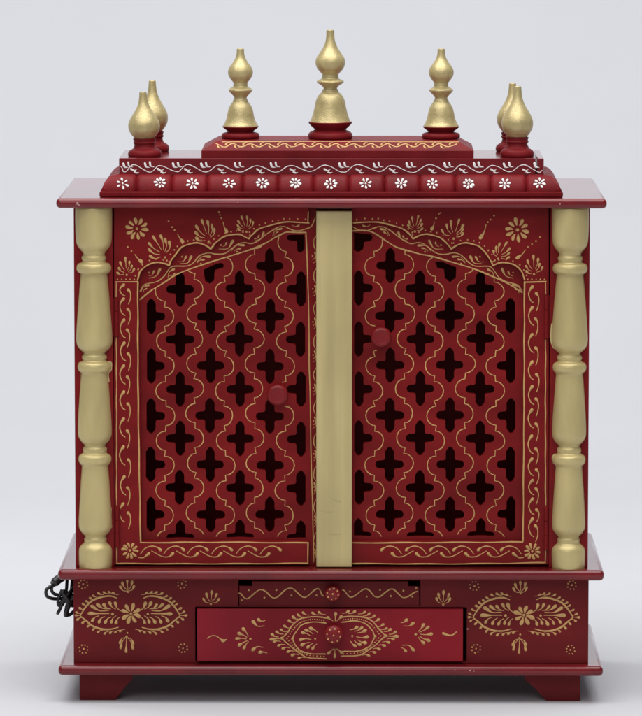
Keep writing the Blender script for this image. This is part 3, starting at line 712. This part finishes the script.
def mandala(m, sg):
    for p, w in (([(326, 618), (313.3, 616.6), (302, 618.4), (293.7, 623.6), (288, 632), (281.7, 638.3)], 1.4), ([(326, 659), (307.7, 657.6), (296.5, 651), (288, 644), (281.7, 638.3)], 1.4),
                 ([(325.6, 623.2), (312, 622), (302, 625), (295.8, 632), (292.3, 639)], 1.3), ([(325, 654.2), (313.3, 654), (302, 651.6), (296.5, 646.7), (292.3, 639)], 1.3)):
        s.line(M, m(p), w)
    for p in ([(324, 620.6), (312.6, 619.4), (302, 621.8), (294.7, 627.6), (287, 638.6)], [(287, 638.6), (296.5, 649), (307, 655), (324, 656.6)]):
        for i, (u, v) in enumerate(crom(m(p), 5)): s.dot(M, u, v, 0.75)
    for i, (a, b) in enumerate([(272, 634.8), (276.8, 632), (280.8, 629.6), (284.5, 625.7), (288.8, 620.8), (293, 617), (297.9, 615), (302.8, 612.9), (312.6, 612.6), (319, 612.2)]):
        s.tear(M, *m([(a+6.5, b+2.2)]), m([(a, b)])[0], 3.0, -0.12*sg)
    for a, b in [(274, 642.2), (278.7, 645.3), (283, 648.6), (288, 652), (292.3, 655.4), (298.6, 658.4)]: s.tear(M, *m([(a+6.5, b-0.6)]), m([(a, b)])[0], 3.0, 0.12*sg)
    s.tear(M, *m([(280.6, 638.6)]), m([(271, 639)])[0], 3.6, 0); s.dot(M, *m([(281.8, 638.4)])[0], 1.7); s.dot(M, *m([(292.4, 639)])[0], 1.8)
    for t, h in (((317.5, 632.4), (310.5, 628.7)), ((313, 634), (305.8, 630.2)), ((310, 635.6), (302.2, 632.9)), ((311, 639.4), (300.2, 639.6)), ((309.6, 642.6), (302.2, 645.2)), ((313, 643.4), (307.7, 647)), ((316.8, 644), (312.6, 648.4))): s.tear(M, *m([t]), m([h])[0], 3.5, 0.08)
    s.dot(M, *m([(315.2, 638.8)])[0], 1.3)
mandala(lambda p: p, 1); mandala(lambda p: mir(667.5, p, -2.6 if p[0][1] > 630 else -1.2) if len(p) == 1 else [(667.5-a, b-2.6*min(1, max(0, (b-612)/26))*1.0) for a, b in p], -1)
for h in ((328, 617.4), (335.6, 613.6), (341.4, 616.8)): s.tear(M, (335+(h[0]-335)*.3, 621), h, 3.3, 0)
for h in ((328.6, 653), (334.6, 656.4), (341.6, 652.8)): s.tear(M, (335+(h[0]-335)*.3, 649), h, 3.3, 0)
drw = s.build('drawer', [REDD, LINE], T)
knob(drw, 333.6, 635.6, yd, 9.8, True, KNOB, 16)
# feet
def foot(u0, u1, ub, y0, flip):
    s = MB(); zt = zl0-0.03; a, e, c = X(u0, 690, 3), X(u1, 690, 3), X(ub, 690, 3)
    mid = lambda t: (c+(e-c)*t)
    lp = [(a, 0), (c, 0), (mid(.45), zt*.40), (mid(.74), zt*.62), (mid(.92), zt*.72), (mid(.97), zt*.86), (e, zt), (a, zt)]
    s.board([lp], y0, 34, 0.5, raw=True); return s.build('foot', [REDB], T)
foot(79.6, 133.5, 115.5, 3, 0); foot(580.2, 523.6, 546.5, 3, 1); foot(79.6, 133.5, 115.5, 190, 0); foot(580.2, 523.6, 546.5, 190, 1)
# ------------------------------------------------------------------ power cord hanging beside the base
s = MB()
def cp(l, y=30): return [P(q[0], q[1], q[2] if len(q) > 2 else y) for q in l]
s.tube(cp([(78, 569.5, 40), (68, 574, 34), (59, 579, 28), (52.5, 584.5, 24)]), lambda t: 2.4+2.2*min(1, t*2.2) if t < .92 else 3.4, 12)
s.tube(cp([(53, 584, 24), (51.6, 590, 24), (55, 594.2, 26), (62, 594.8, 30), (70, 592, 36), (78, 590, 40)]), 1.7)
s.tube(cp([(51, 586, 22), (46.4, 590, 20), (46.6, 595.4, 20), (51, 598.2, 22), (58, 598.8, 28), (68, 597, 34), (78, 593, 40)]), 1.75)
s.tube(cp([(67.6, 572, 40), (67, 582, 36), (66, 592, 32), (62, 601, 28), (58.6, 606, 26)]), 1.7)
s.tube(cp([(72.6, 574, 44), (72, 584, 40), (70.6, 595, 36), (67, 605, 32), (66, 612, 30), (69, 615, 30), (74, 611, 32), (78, 606, 34)]), 1.75)
s.tube(cp([(62, 590, 30), (58.4, 599, 26), (58.6, 605, 26), (62, 605, 28), (66, 598, 30), (72, 590, 34)]), 1.7)
s.tube(cp([(76, 585, 36), (70, 592, 30), (64, 600, 26), (60, 609, 24), (57.6, 613.4, 24)]), 1.7)
s.tube(cp([(58.6, 611, 24), (57.2, 614.4, 24)]), 1.5, mi=1)
s.tube(cp([(74, 596, 26), (70, 603, 24), (66.6, 611, 24), (66.4, 615.6, 26)]), lambda t: 2.0+1.0*t)
s.tube(cp([(63, 594, 22), (67.5, 599, 20), (72, 603, 24), (73, 600, 36), (68, 594, 38), (63.6, 591, 32), (63, 594, 22)]), 1.75)
s.tube(cp([(64, 598, 24), (68, 603, 22), (73, 606, 26)]), 1.8)
cord = s.build('power_cord', [BLACK, METAL], None)
cord['label'] = 'black coiled power cord with plug hanging at the side of the red base'; cord['category'] = 'cable'
# ------------------------------------------------------------------ light
def area(name, loc, target, sx, sy, power, col=(1, 1, 1)):
    l = bpy.data.lights.new(name, 'AREA'); l.shape = 'RECTANGLE'; l.size = sx; l.size_y = sy; l.energy = power; l.color = col
    o = bpy.data.objects.new(name, l); C.objects.link(o); o.location = loc
    o.rotation_euler = (Vector(target)-Vector(loc)).to_track_quat('-Z', 'Y').to_euler(); return o
area('overhead_softbox', (-0.2, -0.7, 3.2), (0, 0.2, 0.2), 3.8, 2.8, 142, (1, 0.985, 0.965))
area('front_softbox', (-0.7, -4.6, 2.9), (0, 0, 0.35), 3.0, 2.0, 48, (1, 0.99, 0.98))
area('added_backdrop_fill', (0, 0.7, 3.7), (0, 2.8, 1.0), 3.6, 0.8, 67, (0.97, 0.985, 1))  # added lamp, makes the backdrop wall brighter than the floor
w = bpy.data.worlds.new('World'); bpy.context.scene.world = w; w.use_nodes = True
w.node_tree.nodes['Background'].inputs[0].default_value = (0.86, 0.91, 1.0, 1); w.node_tree.nodes['Background'].inputs[1].default_value = 0.20
# ------------------------------------------------------------------ camera
cd = bpy.data.cameras.new('camera'); cam = bpy.data.objects.new('camera', cd); C.objects.link(cam)
cd.sensor_fit = 'VERTICAL'; cd.sensor_height = 24; cd.lens = F/716*24; cd.clip_end = 100
from mathutils import Matrix
R = Matrix((rt, up, -fw)).transposed().to_4x4(); R.translation = CAM*K; cam.matrix_world = R
sc = bpy.context.scene; sc.camera = cam
sc.view_settings.view_transform = 'Standard'; sc.view_settings.look = 'None'; sc.view_settings.exposure = 0; sc.view_settings.gamma = 1
